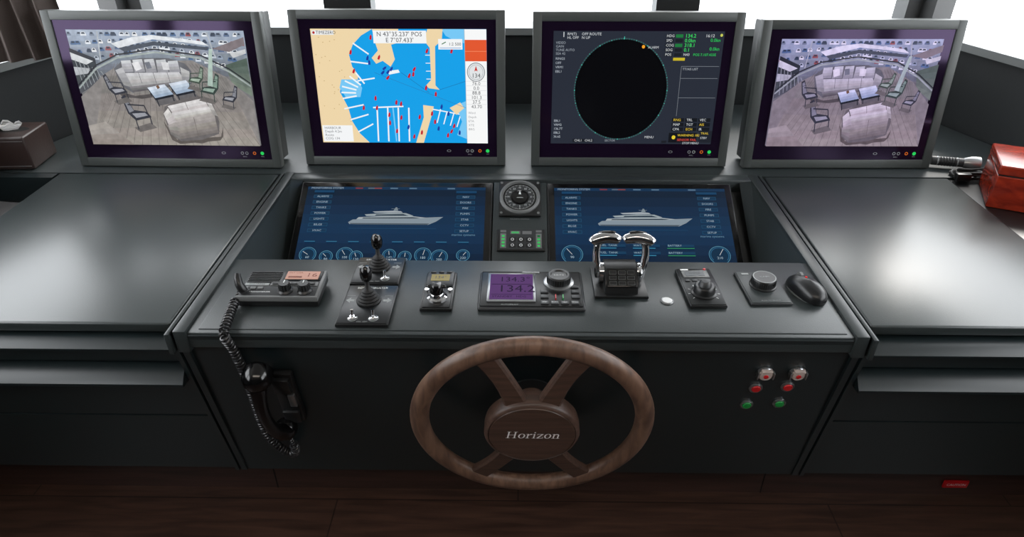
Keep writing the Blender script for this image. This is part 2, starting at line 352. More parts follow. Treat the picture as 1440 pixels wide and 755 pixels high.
def art_chart(A):
    rnd=random.Random(11)
    SAND=(238,214,170);BL=(22,160,232);LB=(120,200,245);W=(240,245,248);RD=(196,28,44);NV=(28,62,160)
    A.R(432,41,687,202,BL)
    A.P([(432,41),(522,41),(505,50),(492,62),(485,76),(488,92),(496,104),(494,112),(470,112),(466,128),(476,150),(480,170),(490,188),(504,202),(432,202)],SAND)
    A.P([(470,110),(494,110),(500,122),(496,135),(474,135),(466,122)],LB)
    A.P([(622,41),(655,41),(655,60),(640,56),(628,50)],LB)
    for i in range(6):
        a=radians(192-i*14); cx,cy=520,128; A.Ln(cx+30*cos(a),cy-26*sin(a)+i*2,cx+52*cos(a),cy-44*sin(a)+i*2,2.2,W)
    for p in [(492,60,514,75),(486,85,512,88),(494,112,520,108),(470,152,500,146),(478,168,506,160),(488,186,512,174)]: A.Ln(*p,2,W)
    A.P([(522,41),(560,41),(556,60),(548,62),(552,82),(545,92),(534,84),(524,88),(518,80),(528,70),(524,56)],SAND)
    A.P([(602,41),(624,41),(622,56),(612,64),(610,118),(616,124),(600,122),(596,118),(604,110),(604,66),(596,56)],SAND)
    for k in range(4): A.Ln(597,76+k*11,604,76+k*11,1.,W)
    A.P([(590,146),(606,148),(604,156),(588,202),(576,202),(590,164)],SAND)
    A.P([(540,98),(556,96),(558,100),(542,103)],W)
    for x in (520,536,552,568): A.Ln(x,150,x-2,200,2.2,W)
    A.Ln(514,150,560,148,2,W); A.Ln(544,150,546,200,2,LB)
    for k in range(4): A.Ln(616+k*10,152+k*3,610+k*10,172+k*2,1.6,W)
    A.Ln(604,152,650,160,1.6,W); A.P([(655,140),(640,146),(648,170),(640,190),(655,196)],LB)
    A.P([(630,150),(646,142),(652,150),(640,160)],SAND); A.Ln(560,100,600,128,.6,(30,110,170)); A.Ln(616,124,655,112,.6,(30,110,170)); A.Ln(520,100,655,150,.5,(40,120,180))
    def boat(x,y,s,a,c):
        ca,sa=cos(a),sin(a); pts=[(0,-4),(1.6,-1),(1.5,3.4),(-1.5,3.4),(-1.6,-1)]
        A.P([(x+s*(px*ca-py*sa),y+s*(px*sa+py*ca)) for px,py in pts],c)
    for x,y,a,c in [(490,98,.4,RD),(488,72,.3,RD),(536,94,.9,NV),(541,99,.7,NV),(546,95,.6,NV),(533,100,.8,NV),(540,107,.7,RD),(529,79,.4,RD),(519,52,.2,RD),(514,86,0,NV),(512,80,.3,NV),(578,102,.2,RD),(580,95,.6,RD),(572,104,.4,RD),(596,121,.2,RD),(600,70,.4,RD),(610,130,.1,RD),(584,163,.2,RD),(586,186,.2,RD),(603,158,.2,RD),(607,170,.1,RD),(612,180,.2,NV),(622,60,.2,RD),(636,70,.3,RD),(640,64,.2,NV),(538,160,.2,RD),(538,172,.1,RD),(548,184,.2,RD),(556,164,.2,RD),(566,178,.3,NV),(520,150,.2,RD),(574,192,.2,RD),(628,158,.2,NV),(636,176,.3,RD),(644,186,.1,NV),(632,184,.5,RD),(500,150,.2,RD),(519,136,.1,RD),(618,148,.2,NV),(626,190,.2,RD),(550,142,.2,RD),(557,144,.2,RD)]: boat(x,y,1.0,a,c)
    for i in range(26): A.R(*(lambda x,y:(x,y,x+1.6,y+1))(rnd.uniform(436,478),rnd.uniform(50,170)),(200,170,120))
    A.R(434,43,466,49,(236,238,238)); A.Tx('TIMEZERO',440,46,4.6,(60,60,60)); A.C(437,46,1.8,(180,40,40))
    A.R(523,43,600,60,(243,245,246)); A.Tx("N 43°35.237' POS",561,48,6.6,(50,52,58),'CENTER'); A.Tx("E 7°07.433'",561,56,6.6,(50,52,58),'CENTER')
    A.R(617,54,652,68,(243,245,246)); A.Ln(622,61,628,58,1.2,(40,110,60)); A.Tx('1:2 500',632,61,4.5,(60,60,60)); A.Ln(619,66,650,66,.8,(120,160,210))
    A.R(434,176,480,200,(243,245,246)); 
    for k in range(4): A.Tx(['HARBOUR','Depth 4.2m','Route','COG 134'][k],437,180+k*5.2,4,(110,112,116))
    A.R(655,41,687,202,(247,248,248)); A.R(655,55,687,84,(226,88,48)); A.R(655,70,687,71,(240,130,90))
    A.C(671,99,13.5,(225,228,230)); A.O(671,99,13.2,.9,(110,114,120)); A.O(671,99,10.5,.5,(150,155,160))
    A.Tx('134',671,104,6.5,(60,62,66),'CENTER'); A.P([(671,90),(673.5,98),(671,96.5),(668.5,98)],(200,50,40))
    for k,t in enumerate(['76.0','0.0','88.8','101.3','37.5','43.70']): A.Ln(656,111.5+k*6.6,686,111.5+k*6.6,.3,(190,192,195)); A.Tx(t,671,115+k*6.6,5.4,(80,82,88),'CENTER')
    for k in range(5): A.Tx(['Wind','Depth','ETA','XTE','BRG'][k],658,157+k*6,3.6,(150,152,156))
    A.R(655,41,655.6,202,(160,170,178))

def art_radar(A):
    BG=(40,45,56); G=(40,200,90); Y=(225,200,50)
    A.R(765,40,1025,203,BG)
    A.C(873,123,74,(54,62,70),n=64); A.C(873,123,72,(2,2,3),n=64)
    n=120
    for i in range(n):
        a=2*pi*i/n; A.Ln(873+72*cos(a),123+72*sin(a),873+73.6*cos(a),123+73.6*sin(a),1.3 if i%10 else 2.2,(36,110,104) if i%5 else (60,160,146))
    A.Tx('1',778,45,8,(220,224,228)); A.Tx('RM(T)',786,44,4,(200,205,210)); A.Tx('HL OFF',786,49,4,(200,205,210)); A.Tx('OFF ROUTE',808,44,4.2,(200,205,210)); A.Tx('N UP',808,49,4.2,(200,205,210))
    for k,t in enumerate(['VIDEO','GAIN','TUNE AUTO','SEA 42']): A.Tx(t,769,56+k*5,3.8,(150,158,168))
    for k,t in enumerate(['RINGS','OFF','VRM1','EBL1']): A.Tx(t,769,78+k*6,3.8,(170,178,188))
    for k,t in enumerate(['EBL1','VRM2','136.7T','EBL2','36.65']): A.Tx(t,769,168+k*6,3.8,(180,188,198))
    A.C(903,61,2.4,(240,160,40)); A.Tx('ALARM',910,62,3.8,(200,204,208))
    for k in range(5):
        A.R(936,44+k*6.4,948,48.4+k*6.4,(26,30,36)); A.Tx(['HDG','SPD','COG','SOG','POS'][k],937,46.2+k*6.4,4,(210,214,218))
        A.R(951,44+k*6.4,962,48.4+k*6.4,(30,120,60) if k in(0,2) else (26,30,36)); A.Tx(['134.2','0.0kn','318.1','0.1','N43'][k],965,46.2+k*6.4,5.6 if k<4 else 4,(60,220,100) if k!=4 else (210,214,218))
    A.Tx('0.0kn',1004,52,5.2,G); A.Tx('0.0kn',1004,64,5.2,G); A.Tx('16:12',996,46,4.6,(210,214,218)); A.R(950,76,968,80,(200,180,40)); A.Tx('POS 7.107.433E',980,72,4,G)
    A.C(1020,45,2,(200,204,90))
    for y in (88,105,133): A.Ln(964,y,1022,y,.5,(130,136,144))
    A.Ln(964,88,964,160,.5,(130,136,144)); A.Tx('TT/AIS LIST',966,92,3.6,(170,176,184))
    for r in range(3):
        for c in range(3): A.R(958+c*21,163+r*7,977+c*21,168.5+r*7,(20,23,28)); A.Tx(['RNG','TRL','VEC','MAP','TGT','AIS','CPA','ECH','IR'][r*3+c],960+c*21,165.8+r*7,4.2,(220,190,60) if (r+c)%3==0 else (206,210,214))
    A.R(955,185,1000,200,(18,20,25)); A.C(963,192,3,Y); A.Tx('WARNING 182',969,189,4,(230,200,60)); A.Tx('SENSOR FAIL',969,196,4,(220,80,70)); A.R(1004,182,1024,200,(30,34,42)); A.Tx('TRAIL',1006,186,3.6,(220,190,60)); A.Tx('STBY',1006,193,3.6,(210,214,218))
    A.R(800,195,834,200,(28,31,38)); A.Tx('CHL1   CHL2',803,197.5,3.8,(200,204,208)); A.Tx('SECTOR',852,197.5,3.4,(150,156,164)); A.R(944,197,952,201,(28,31,38))
    A.Tx('MENU',916,192,4,(200,204,208)); A.Tx('STOP MENU',978,201,3.6,(200,204,208))
    A.Ln(873,50,873,47,1,(70,190,170))

def monitor(cx,y0,w,h,rot,art,rect,tint=(1,1,1),gain=1.):
    E=empty('display_monitor')
    M=T(cx,y0,.7415)@Rz(rot)@Rx(90-6.6)@T(-w/2,0,0)
    b=MB(M); f=.026; D=.095
    b.box(0,f,0,h,-.03,0,FRAME,.002); b.box(w-f,w,0,h,-.03,0,FRAME,.002); b.box(f-.002,w-f+.002,0,f,-.03,0,FRAME,.002); b.box(f-.002,w-f+.002,h-f,h,-.03,0,FRAME,.002)
    b.box(.006,w-.006,.016,h-.004,-D,-.026,BODY,.004)
    b.box(.05,w-.05,.05,h-.05,-D-.02,-D,BODY,.004)
    for k in range(8): b.box(w*.25,w*.75,h*.35+k*.016,h*.35+k*.016+.006,-D-.022,-D-.019,GAP)
    b.done('housing',E)
    b=MB(M); b.box(f-.001,w-f+.001,f-.001,h-f+.001,-.02,-.004,GLASS)
    gx=w-.055; yy=.045
    b.ring(gx,yy,0,.0055,-.0037,emi((40,200,90)),n=20); b.text('DIM',.005,gx,yy-.010,-.0036,LGREY,align='CENTER')
    for i,dx in enumerate((.024,.048,.062)): b.ring(gx-dx,yy,.003,.005,-.0037,LGREY if i else emi((200,100,30)),n=18)
    b.text('BRILL',.0055,gx-.055,yy-.011,-.0036,LGREY,align='CENTER'); b.ring(gx-.12,yy,.0045,.0065,-.0037,LGREY,n=18,ky=.6)
    b.done('glass_bezel',E)
    b=MB(M@T(.060,.070,-.0039)); aw=w-.060-.054; ah=h-.070-.052
    b.box(0,aw,0,ah,-.001,.0002,BLKG)
    art(Art(b,I4,aw,ah,*rect,tint=tint,gain=gain)); b.done('display_picture',E)
    b=MB(T(cx,y0,.7390)@Rz(rot)); b.box(-w*.44,w*.44,.014,.10,0,.02,BODY,.003); b.done('stand_foot',E)
monitor(-1.057,1.958,.632,.456,-1.0,art_camera,(83,42,355,204),gain=.98)
monitor(-.359,1.982,.624,.456,0,art_chart,(432,41,687,202))
monitor(.336,1.982,.606,.452,0,art_radar,(765,40,1025,203))
monitor(.978,1.975,.578,.434,.6,art_camera,(83,42,355,204),tint=(.93,.88,1.0))  # tint puts the purple screen reflection into the picture colours

# ------------------------------------------------------------------ inclined touch screens
def lower_screen(x0,w,left):
    L=.362
    M=T(x0,1.853,.7405)@Rx(28)@T(0,-L,0)
    b=MB(M); b.box(0,w,0,L,-.012,0,BLKG,.002); b.box(-.003,w+.003,-.003,L+.003,-.014,-.003,DGREY,.001)
    mx=.017; aw=w-2*mx; ah=L-.034
    A=Art(b,T(mx,.017,.0),aw,ah,0,0,aw*1000,ah*1000,gain=.86)
    W=aw*1000;H=ah*1000
    cols=[(10,34,58),(12,40,68),(14,46,78),(16,52,86),(16,54,90),(15,51,86),(13,45,76),(11,38,66),(10,32,56),(8,28,50)]
    for i in range(10): A.R(0,H*i/10,W,H*(i+1)/10+.01,cols[i])
    A.R(0,0,W,10,(12,54,90)); A.Tx('MONITORING SYSTEM',10,5,7,(180,200,215)); 
    for i,(x,c) in enumerate([(150,(150,60,60)),(190,(110,120,130)),(210,(160,75,65)),(260,(110,140,165)),(320,(110,140,165)),(440,(110,140,165))]): A.R(W*x/560,3,W*x/560+22,7,c)
    for k in range(7):
        y=30+k*20
        A.R(22,y,76,y+11,(34,92,128)); A.R(23,y+1,75,y+10,(14,56,90)); A.Tx(['ALARMS','ENGINE','TANKS','POWER','LIGHTS','BILGE','HVAC'][k],49,y+5.5,7,(170,195,212),'CENTER')
        A.R(W-84,y,W-30,y+11,(34,92,128)); A.R(W-83,y+1,W-31,y+10,(14,56,90)); A.Tx(['NAV','DOORS','FIRE','PUMPS','STAB','CCTV','SETUP'][k],W-57,y+5.5,7,(170,195,212),'CENTER')
    A.R(22,14,80,22,(18,72,112)); A.R(W-86,14,W-26,22,(18,72,112))
    cx=W*.5+6; 
    def yp(pts,c): A.P([(cx+x,120+y*.82) for x,y in pts],c)
    yp([(-134,8),(-122,-3),(-60,-7),(60,-11),(138,-16),(118,4),(96,18),(-104,18),(-130,16)],(150,166,176))
    yp([(-130,12),(100,12),(94,18),(-104,18),(-126,16)],(84,98,110))
    yp([(-112,-4),(-106,-13),(-40,-17),(50,-18),(90,-12),(60,-8)],(186,196,202)); yp([(-96,-7),(-92,-11),(50,-14),(72,-11),(60,-9)],(40,58,74))
    yp([(-84,-18),(-90,-25),(-20,-32),(30,-31),(52,-20),(46,-18)],(172,184,190)); yp([(-60,-20),(-56,-25),(22,-27),(38,-20)],(44,62,78))
    yp([(-60,-32),(-68,-37),(-10,-41),(14,-39),(20,-33),(-20,-33)],(184,194,200)); yp([(-8,-41),(-2,-56),(2,-56),(6,-41)],(140,154,162)); yp([(-14,-50),(10,-50),(10,-48.5),(-14,-48.5)],(140,154,162))
    A.Ln(cx-130,148,cx+120,148,.8,(40,95,130)); A.Tx('marine systems',W-92,168,8,(110,155,185))
    def gauge(x,y,r,f):
        A.C(x,y,r,(12,50,80),n=32); A.O(x,y,r,1.6,(96,160,190)); A.O(x,y,r-4,2.4,(40,104,145),-40,220); A.Ln(x,y,x-(r-6)*cos(f),y-(r-6)*sin(f),1.4,(220,230,235)); A.Tx('%d'%(f*100),x,y+9,8,(180,205,222),'CENTER')
    gy=236
    if left:
        for i,x in enumerate((36,88,140,172,264,308,358,404,470)):
            gauge(W*x/526,gy+(6 if i%2 else 0),24 if i in(0,2,6,7) else 19,.6+.2*i)
        for k in range(8): A.R(20+k*62,192,50+k*62,195,(50,118,155))
    else:
        gauge(46,gy-6,30,.9); gauge(W-46,gy-6,30,2.1)
        for i in range(2):
            for c in range(3): A.R(120+c*96,196+i*24,196+c*96,204+i*24,(18,66,100)); A.R(120+c*96,207+i*24,120+c*96+(50+13*c),210+i*24,(60,140,175) if c!=2 else (50,140,95))
            A.Tx('FUEL  TANK',122,200+i*24,7,(160,190,205)); A.Tx('WATER',218,200+i*24,7,(160,190,205)); A.Tx('BATTERY',314,200+i*24,7,(160,190,205))
    b.done('touchscreen_display')
lower_screen(-.645,.560,True); lower_screen(.083,.535,False)

SM=T(0,1.853,.7405)@Rx(28)
b=MB(SM); b.box(-.078,.078,-.36,.004,-.014,-.001,LEATHER,.002); b.done('console_centre_plate')
b=MB(SM@T(-.001,-.060,0)@Matrix.Diagonal((.95,.95,1,1))); 
b.box(-.064,.064,-.066,.064,-.001,.010,BLK,.004)
b.lathe([(.062,.009),(.062,.016),(.058,.020),(.054,.020),(.051,.013)],GREY,n=56,cap=False)
b.cyl(.052,.009,.0125,BLKG,n=56)
b.lathe([(.048,.0128),(.046,.014),(.030,.014),(.028,.0128)],mat('dial_ring',(42,45,47),.4),n=56,cap=False)
for i in range(72):
    a=2*pi*i/72; r0=.039 if i%9==0 else (.042 if i%3==0 else .044)
    X=T(0,0,.0143)@Matrix.Rotation(a,4,'Z'); b.flat([(r0,-.0005),(.0455,-.0005),(.0455,.0005),(r0,.0005)],0,WHITE,X)
for i,t in enumerate(['N','33','30','W','24','21','S','15','12','E','06','03']):
    a=pi/2+2*pi*i/12; b.text(t,.0085,.0345*cos(a),.0345*sin(a),.0145,WHITE,align='CENTER')
b.cyl(.024,.012,.017,BLKG,n=40,bev=.002); b.flat([(-.004,.008),(.004,.008),(0,.022)],.0173,WHITE); b.flat([(-.012,-.006),(.012,-.006),(.007,-.003),(-.007,-.003)],.0173,LGREY)
for sx in(-1,1):
    for sy in(-1,1): b.cyl(.004,.010,.0115,GREY,T(sx*.056,sy*.056,0),n=14)
b.text('MAGNETIC COMPASS',.006,0,-.072,.0006,LGREY,align='CENTER')
b.done('compass_repeater')
b=MB(SM@T(.003,-.203,0)); b.box(-.068,.068,-.036,.036,-.001,.008,BLK,.003)
b.box(-.060,.060,-.031,.034,.0078,.0084,DGREY)
for s in (-1,1):
    b.box(s*.050-.008,s*.050+.008,-.028,.020,.008,.0088,GREY)
    for k in range(4): b.box(s*.050-.004,s*.050+.004,-.024+k*.0108,-.018+k*.0108,.0088,.0094,emi((60,190,95),.9) if not(k==3 and s>0) else emi((30,100,55)))
    b.box(s*.050-.008,s*.050+.008,.024,.031,.008,.009,GREY)
for r in range(2):
    for c in range(3): b.box(-.034+c*.024,-.014+c*.024,-.026+r*.019,-.012+r*.019,.008,.0095,BLK,.001); b.ring(-.024+c*.024,-.019+r*.019,.003,.0045,.0098,WHITE,n=14)
b.box(-.030,-.002,.018,.028,.008,.009,GREY); b.box(.004,.030,.018,.028,.008,.009,GREY); b.box(-.027,-.006,.020,.026,.009,.0095,emi((70,160,95)))
b.done('alarm_panel')

# ------------------------------------------------------------------ dash devices
ZD=.7427
E=empty('vhf_radio')
RM=T(-.523,1.255,ZD+.004)@Rx(4)
M=RM@Matrix.Diagonal((.94,.70,.85,1))
b=MB(M); b.box(-.093,.093,-.070,.068,-.0,.030,BLK,.005,seg=3)
b.box(-.090,.090,-.066,.065,.0295,.032,DGREY,.001); b.box(-.094,.094,-.071,-.063,.018,.0335,GREY,.002); b.box(.087,.094,-.068,.068,.018,.0335,GREY,.002)
for k in range(7): b.box(-.084,-.010,.054-k*.0085,.058-k*.0085,.032,.0345,BLK,.0005)
b.box(-.004,.086,.014,.064,.031,.0345,BLK,.002); b.box(.002,.080,.019,.060,.0345,.0352,emi((190,138,118),.9))
b.text('16',.028,.048,.040,.0354,mat('lcd_dark',(110,56,38),.5)); b.text('INT USA',.009,.006,.052,.0354,MC['lcd_dark']); b.box(.008,.040,.026,.034,.0352,.0355,MC['lcd_dark'])
b.box(-.086,-.030,-.012,.000,.032,.0335,LGREY); b.text('DISTRESS',.009,-.058,-.006,.0337,BLK,align='CENTER'); b.box(-.026,.084,-.012,.006,.032,.0335,GREY)
for k in range(5): b.box(-.022+k*.021,-.006+k*.021,-.009,.003,.0335,.0355,BLK,.001)
for k in range(3): b.box(-.086+k*.017,-.074+k*.017,-.032,-.020,.032,.035,GREY,.001)
b.text('VHF TRANSCEIVER',.008,-.086,-.044,.0325,WHITE)
b.done('body',E)
b=MB(RM@T(0,0,-.003))
for x in (.014,.056):
    b.lathe([(.016,.028),(.016,.032),(.0125,.036),(.0118,.050),(.0108,.052),(0,.052)],BLK,T(x,-.026,0),n=28); b.box(x-.001,x+.001,-.026,-.017,.0515,.053,WHITE)
    for i in range(14): a=2*pi*i/14; b.cyl(.0011,.036,.049,DGREY,T(x+.0122*cos(a),-.026+.0122*sin(a),0),n=6)
b.done('knobs',E)
b=MB(RM); b.cyl(.010,.026,.032,DGREY,T(-.074,-.030,0)); 
b.tube([(-.074,-.030,.028),(-.078,-.031,.036),(-.083,-.028,.046),(-.086,-.020,.056),(-.087,-.013,.063)],[.009,.010,.009,.0085,.006],BLK,n=14); b.done('mic_plug',E)

def PF(x,z,off=0.):
    n=V((0,-cos(radians(10)),-sin(radians(10)))); return V((x,YP(z),z))+n*off
def onpanel(x,z,off): 
    p=PF(x,z,off); return T(*p)@Rx(90+10)
E=empty('telephone_handset')
b=MB(); 
pts=[PF(-.556,.640,.048),PF(-.556,.612,.062),PF(-.556,.570,.074),PF(-.553,.525,.076),PF(-.548,.485,.068),PF(-.543,.456,.050)]
sp=spl(pts); N=len(sp); rad=[.0125+.009*(abs(2*i/(N-1)-1))**2.4 for i in range(N)]
b.tube(sp,rad,BLKG,n=20,sx=1.15)
b.lathe([(.0,-.030),(.024,-.030),(.031,-.024),(.033,-.008),(.030,.008),(.022,.020),(.010,.027),(0,.028)],BLKG,onpanel(-.556,.642,.050)@Rx(14),n=32)
b.lathe([(.0,-.026),(.020,-.026),(.025,-.020),(.027,-.008),(.023,.006),(.014,.014),(0,.017)],BLKG,onpanel(-.541,.452,.046)@Rx(-18),n=32)
b.done('handset_body',E)
b=MB(onpanel(-.524,.535,0)); b.box(-.022,.026,-.085,.085,.0005,.018,BLK,.004); b.box(-.018,.022,.030,.078,.016,.032,BLK,.006); b.box(-.018,.022,-.078,-.036,.016,.030,BLK,.006); b.box(.006,.022,-.02,.02,.016,.026,SILV,.002); b.done('cradle',E)
b=MB()
path=spl([(-.612,1.232,.766),(-.614,1.190,.756),(-.608,1.140,.754),(-.604,1.104,.745),PF(-.602,.700,.016),PF(-.600,.62,.014),PF(-.602,.54,.014),PF(-.606,.47,.014),PF(-.606,.41,.014),PF(-.594,.36,.016),PF(-.575,.330,.018),PF(-.555,.325,.022),PF(-.542,.350,.030),PF(-.538,.385,.036),PF(-.540,.432,.040)],10)
cum=[0]
for i in range(1,len(path)): cum.append(cum[-1]+(path[i]-path[i-1]).length)
Lp=cum[-1]; turns=int(Lp/.0092); npt=turns*12; hel=[];j=0; prevu=None
for k in range(npt+1):
    d=Lp*k/npt
    while j<len(cum)-2 and cum[j+1]<d: j+=1
    t=(d-cum[j])/max(1e-9,cum[j+1]-cum[j]); p=path[j].lerp(path[j+1],t); tg=(path[j+1]-path[j]).normalized()
    if prevu is None: prevu=tg.cross(V((1,0,0))).normalized()
    u=(prevu-tg*prevu.dot(tg)).normalized(); prevu=u; w=tg.cross(u); a=2*pi*k/12
    r=.0085 if .03<k/npt<.93 else .003
    hel.append(p+u*cos(a)*r+w*sin(a)*r)
b.tube(hel,.0026,CORD,n=8); b.done('coiled_cord',E)

def joystick(cx,y0,y1,lab,lean):
    E=empty('thruster_joystick')
    cy=(y0+y1)/2; hh=(y1-y0)/2; M=T(cx,cy,ZD)
    b=MB(M); b.box(-.056,.056,-hh,hh,0,.009,BLK,.003); b.box(-.053,.053,-hh+.003,hh-.003,.0085,.0105,mat('anodised_plate',(27,29,31),.3,.3),.001)
    jy=.012; zt=.0107
    b.text(lab+' THRUSTER',.009,0,hh-.014,zt,WHITE,align='CENTER')
    for s in(-1,1):
        b.flat([(s*.050,jy),(s*.040,jy+.010),(s*.040,jy+.004),(s*.031,jy+.004),(s*.031,jy-.004),(s*.040,jy-.004),(s*.040,jy-.010)],zt,LGREY)
        b.flat([(s*.050,jy+.018),(s*.032,jy+.018),(s*.032,jy+.0165),(s*.050,jy+.0165)],zt,LGREY)
        b.ring(s*.022,-hh+.020,0,.011,zt,LGREY,n=24); b.lathe([(.0095,.010),(.0095,.013),(.006,.015),(.005,.017)],CHROME,T(s*.022,-hh+.020,0),n=20)
        b.tube([(s*.022,-hh+.020,.015),(s*.022,-hh+.024,.030)],[.0022,.0034],CHROME,n=10)
    b.text('ON  OFF',.006,0,-hh+.008,zt,LGREY,align='CENTER')
    b.done('plate',E)
    b=MB(M@T(0,jy,.010)@Rx(-lean))
    b.lathe([(.027,0),(.027,.003),(.023,.005),(.024,.008),(.0195,.011),(.0205,.014),(.016,.017),(.017,.020),(.0125,.023),(.0135,.026),(.0095,.029),(.0055,.034),(.0045,.050),(.0045,.054)],RUB,n=32)
    b.lathe([(.0045,.048),(.010,.052),(.0125,.058),(.0135,.068),(.0120,.077),(.008,.083),(0,.085)],BLKG,n=28)
    b.done('stick',E)
joystick(-.330,1.288,1.404,'STERN',4); joystick(-.328,1.134,1.282,'BOW',4)

E=empty('search_light_controller')
M=T(-.180,1.266,ZD)
b=MB(M); b.box(-.035,.035,-.074,.074,0,.009,BLK,.003); b.box(-.031,.031,.010,.070,.008,.016,DGREY,.004); b.box(-.021,.021,.026,.052,.016,.0166,emi((138,122,38),.8)); b.text('134°',.015,0,.039,.0169,BLK,align='CENTER')
for s in(-1,0,1): b.box(s*.018-.006,s*.018+.006,.058,.065,.016,.018,BLK,.001)
for s in(-1,1): b.cyl(.005,.009,.015,CHROME,T(s*.026,-.006,0),n=14)
b.box(-.030,.030,-.070,.006,.008,.011,BLK,.002)
b.lathe([(.022,.011),(.022,.016),(.017,.019),(.016,.026),(.014,.028),(0,.028)],CHROME,T(0,-.036,0),n=32); b.lathe([(.015,.022),(.0145,.044),(.011,.049),(0,.050)],BLKG,T(0,-.036,0),n=28)
for s in(-1,1): b.ell(.010,.0055,.005,BLKG,T(s*.012,-.036,.042))
b.done('body',E)

E=empty('autopilot_control_unit')
M=T(.026,1.268,ZD)
b=MB(M); b.box(-.117,.117,-.074,.074,0,.011,DGREY,.005,seg=3); b.box(-.112,.112,-.069,.069,.010,.013,BLK,.003)
b.box(-.098,.010,-.056,.060,.012,.016,SILV,.004); b.box(-.092,.004,-.048,.053,.0155,.0166,emi((84,50,104),1.0,0,.6,.05))
INK=emi((34,18,50),1.0,0,.6,.05)
b.text('134.3°',.027,-.072,.030,.0169,INK); b.text('134.2',.038,-.075,-.008,.0169,INK)
b.box(-.088,.0,.010,.0115,.0166,.0169,INK); b.text('STANDBY   HDG',.010,-.086,-.038,.0169,INK); b.box(-.088,.0,-.030,-.029,.0166,.0169,INK)
b.box(-.02,.02,.062,.069,.013,.014,LGREY); b.text('AUTOPILOT',.008,0,.0655,.0142,BLK,align='CENTER')
b.text('AUTOPILOT',.007,-.047,-.0635,.0132,LGREY,align='CENTER')
for k in range(4): b.box(.020+k*.022,.037+k*.022,-.064,-.050,.0125,.016,DGREY,.0015); b.text(['STBY','AUTO','NAV','WIND'][k],.005,.0285+k*.022,-.057,.0163,WHITE,align='CENTER')
for k in range(3): b.box(.088,.106,-.040+k*.020,-.027+k*.020,.0125,.016,DGREY,.0015)
for k in range(2): b.box(.020,.038,-.040+k*.020,-.027+k*.020,.0125,.016,DGREY,.0015)
b.box(.052,.054,-.045,-.030,.0125,.018,RED); b.box(.068,.070,-.045,-.030,.0125,.018,GRN)
b.done('body',E)
b=MB(M@T(.062,.024,-.001)); b.lathe([(.034,.0135),(.034,.017),(.029,.019),(.027,.019)],SILV,n=40,cap=False); b.lathe([(.027,.014),(.026,.034),(.023,.037),(.019,.037),(.017,.034),(0,.034)],BLK,n=40)
for i in range(30): a=2*pi*i/30; b.box(-.0008,.0008,.0255,.0272,.017,.033,DGREY,0,Matrix.Rotation(a,4,'Z'))
b.text('COURSE',.006,0,0,.0345,WHITE,align='CENTER'); b.done('course_knob',E)

# engine throttle (twin lever)
E=empty('engine_throttle')
M=T(.226,1.312,ZD)
b=MB(M); b.box(-.060,.060,-.066,.062,0,.008,BLK,.003)
prof2=[(-.056,.007),(-.053,.020),(-.044,.034),(-.028,.046),(-.004,.053),(.022,.051),(.042,.038),(.050,.024),(.052,.007)]
n=len(prof2); b.raw([(-.036,y,z) for y,z in prof2]+[(.036,y,z) for y,z in prof2],[list(range(n)),[n+i for i in range(n)][::-1]]+[[i,n+i,n+i+1,i+1] for i in range(n-1)],BLK)
b.done('base',E)
b=MB(M@T(0,-.040,.040)@Rx(38)); b.box(-.033,.033,-.022,.022,-.004,.002,BLKG,.002)
for r in range(3):
    for c in range(3):
        z0=-.018+r*.0125
        hw=.0080; s=c-1
        b.box(s*.020-hw,s*.020+hw,z0,z0+.009,.002,.0030,GREY,.0008); b.box(s*.020-hw+.0007,s*.020+hw-.0007,z0+.0007,z0+.0083,.0029,.0034,BLK)
b.done('keypad',E)
b=MB(M)
for s in(-1,1):
    b.cyl(.024,0,.012,CHROME,T(s*.037,.000,.030)@Ry(90*s),bev=.004,n=40); b.cyl(.014,.011,.015,SILV,T(s*.037,.000,.030)@Ry(90*s),n=30,bev=.002)
    lp=spl([(s*.047,-.004,.022),(s*.052,-.002,.050),(s*.055,.002,.076),(s*.053,.006,.096),(s*.047,.008,.106),(s*.038,.008,.110)],6)
    b.tube(lp,[.0095-.0025*i/len(lp) for i in range(len(lp))],CHROME,n=16)
    hp=spl([(s*.0065,.008,.108),(s*.012,.008,.112),(s*.024,.008,.115),(s*.038,.007,.116),(s*.052,.004,.114),(s*.063,.001,.110),(s*.068,-.001,.106)],4)
    b.tube(hp,[.0070+.0065*sin(pi*(.08+.84*i/(len(hp)-1)))**.7 for i in range(len(hp))],CHROME,n=18)
    b.ell(.020,.0060,.0035,BLKG,M=T(s*.034,.009,.1275)@Ry(s*2))
b.done('levers',E)

b=MB(T(.325,1.240,ZD)); b.lathe([(.0145,0),(.0145,.002),(.012,.004),(.0105,.003)],SILV,n=32,cap=False); b.cyl(.0110,0,.0040,mat('white_button',(220,222,222),.4,0),n=32,bev=.001); b.done('push_button')

E=empty('wiper_control_panel')
M=T(.407,1.287,ZD)@Rz(2)
b=MB(M); b.box(-.041,.041,-.076,.076,0,.009,BLK,.003); b.box(-.038,.038,-.073,.073,.008,.0105,mat('anodised_plate2',(36,38,39),.3,.4),.001)
b.box(-.030,.030,.034,.064,.010,.012,GREY,.001); b.box(-.024,.020,.040,.058,.012,.0126,emi((120,126,130),.5)); b.text('WIPER',.010,-.002,.049,.0129,BLK,align='CENTER'); b.cyl(.003,.010,.013,RED,T(.026,.068,0),n=12); b.box(-.030,-.012,.066,.071,.0105,.011,WHITE)
for k in range(4): b.box(-.030+k*.016,-.019+k*.016,.018,.027,.010,.0125,DGREY,.001)
b.lathe([(.028,.010),(.028,.013),(.024,.015),(.023,.027),(.020,.031),(.014,.031),(.012,.029),(0,.029)],BLK,T(0,-.028,0),n=36); b.lathe([(.015,.031),(.012,.040),(.009,.043),(0,.044)],DGREY,T(0,-.028,0),n=24)
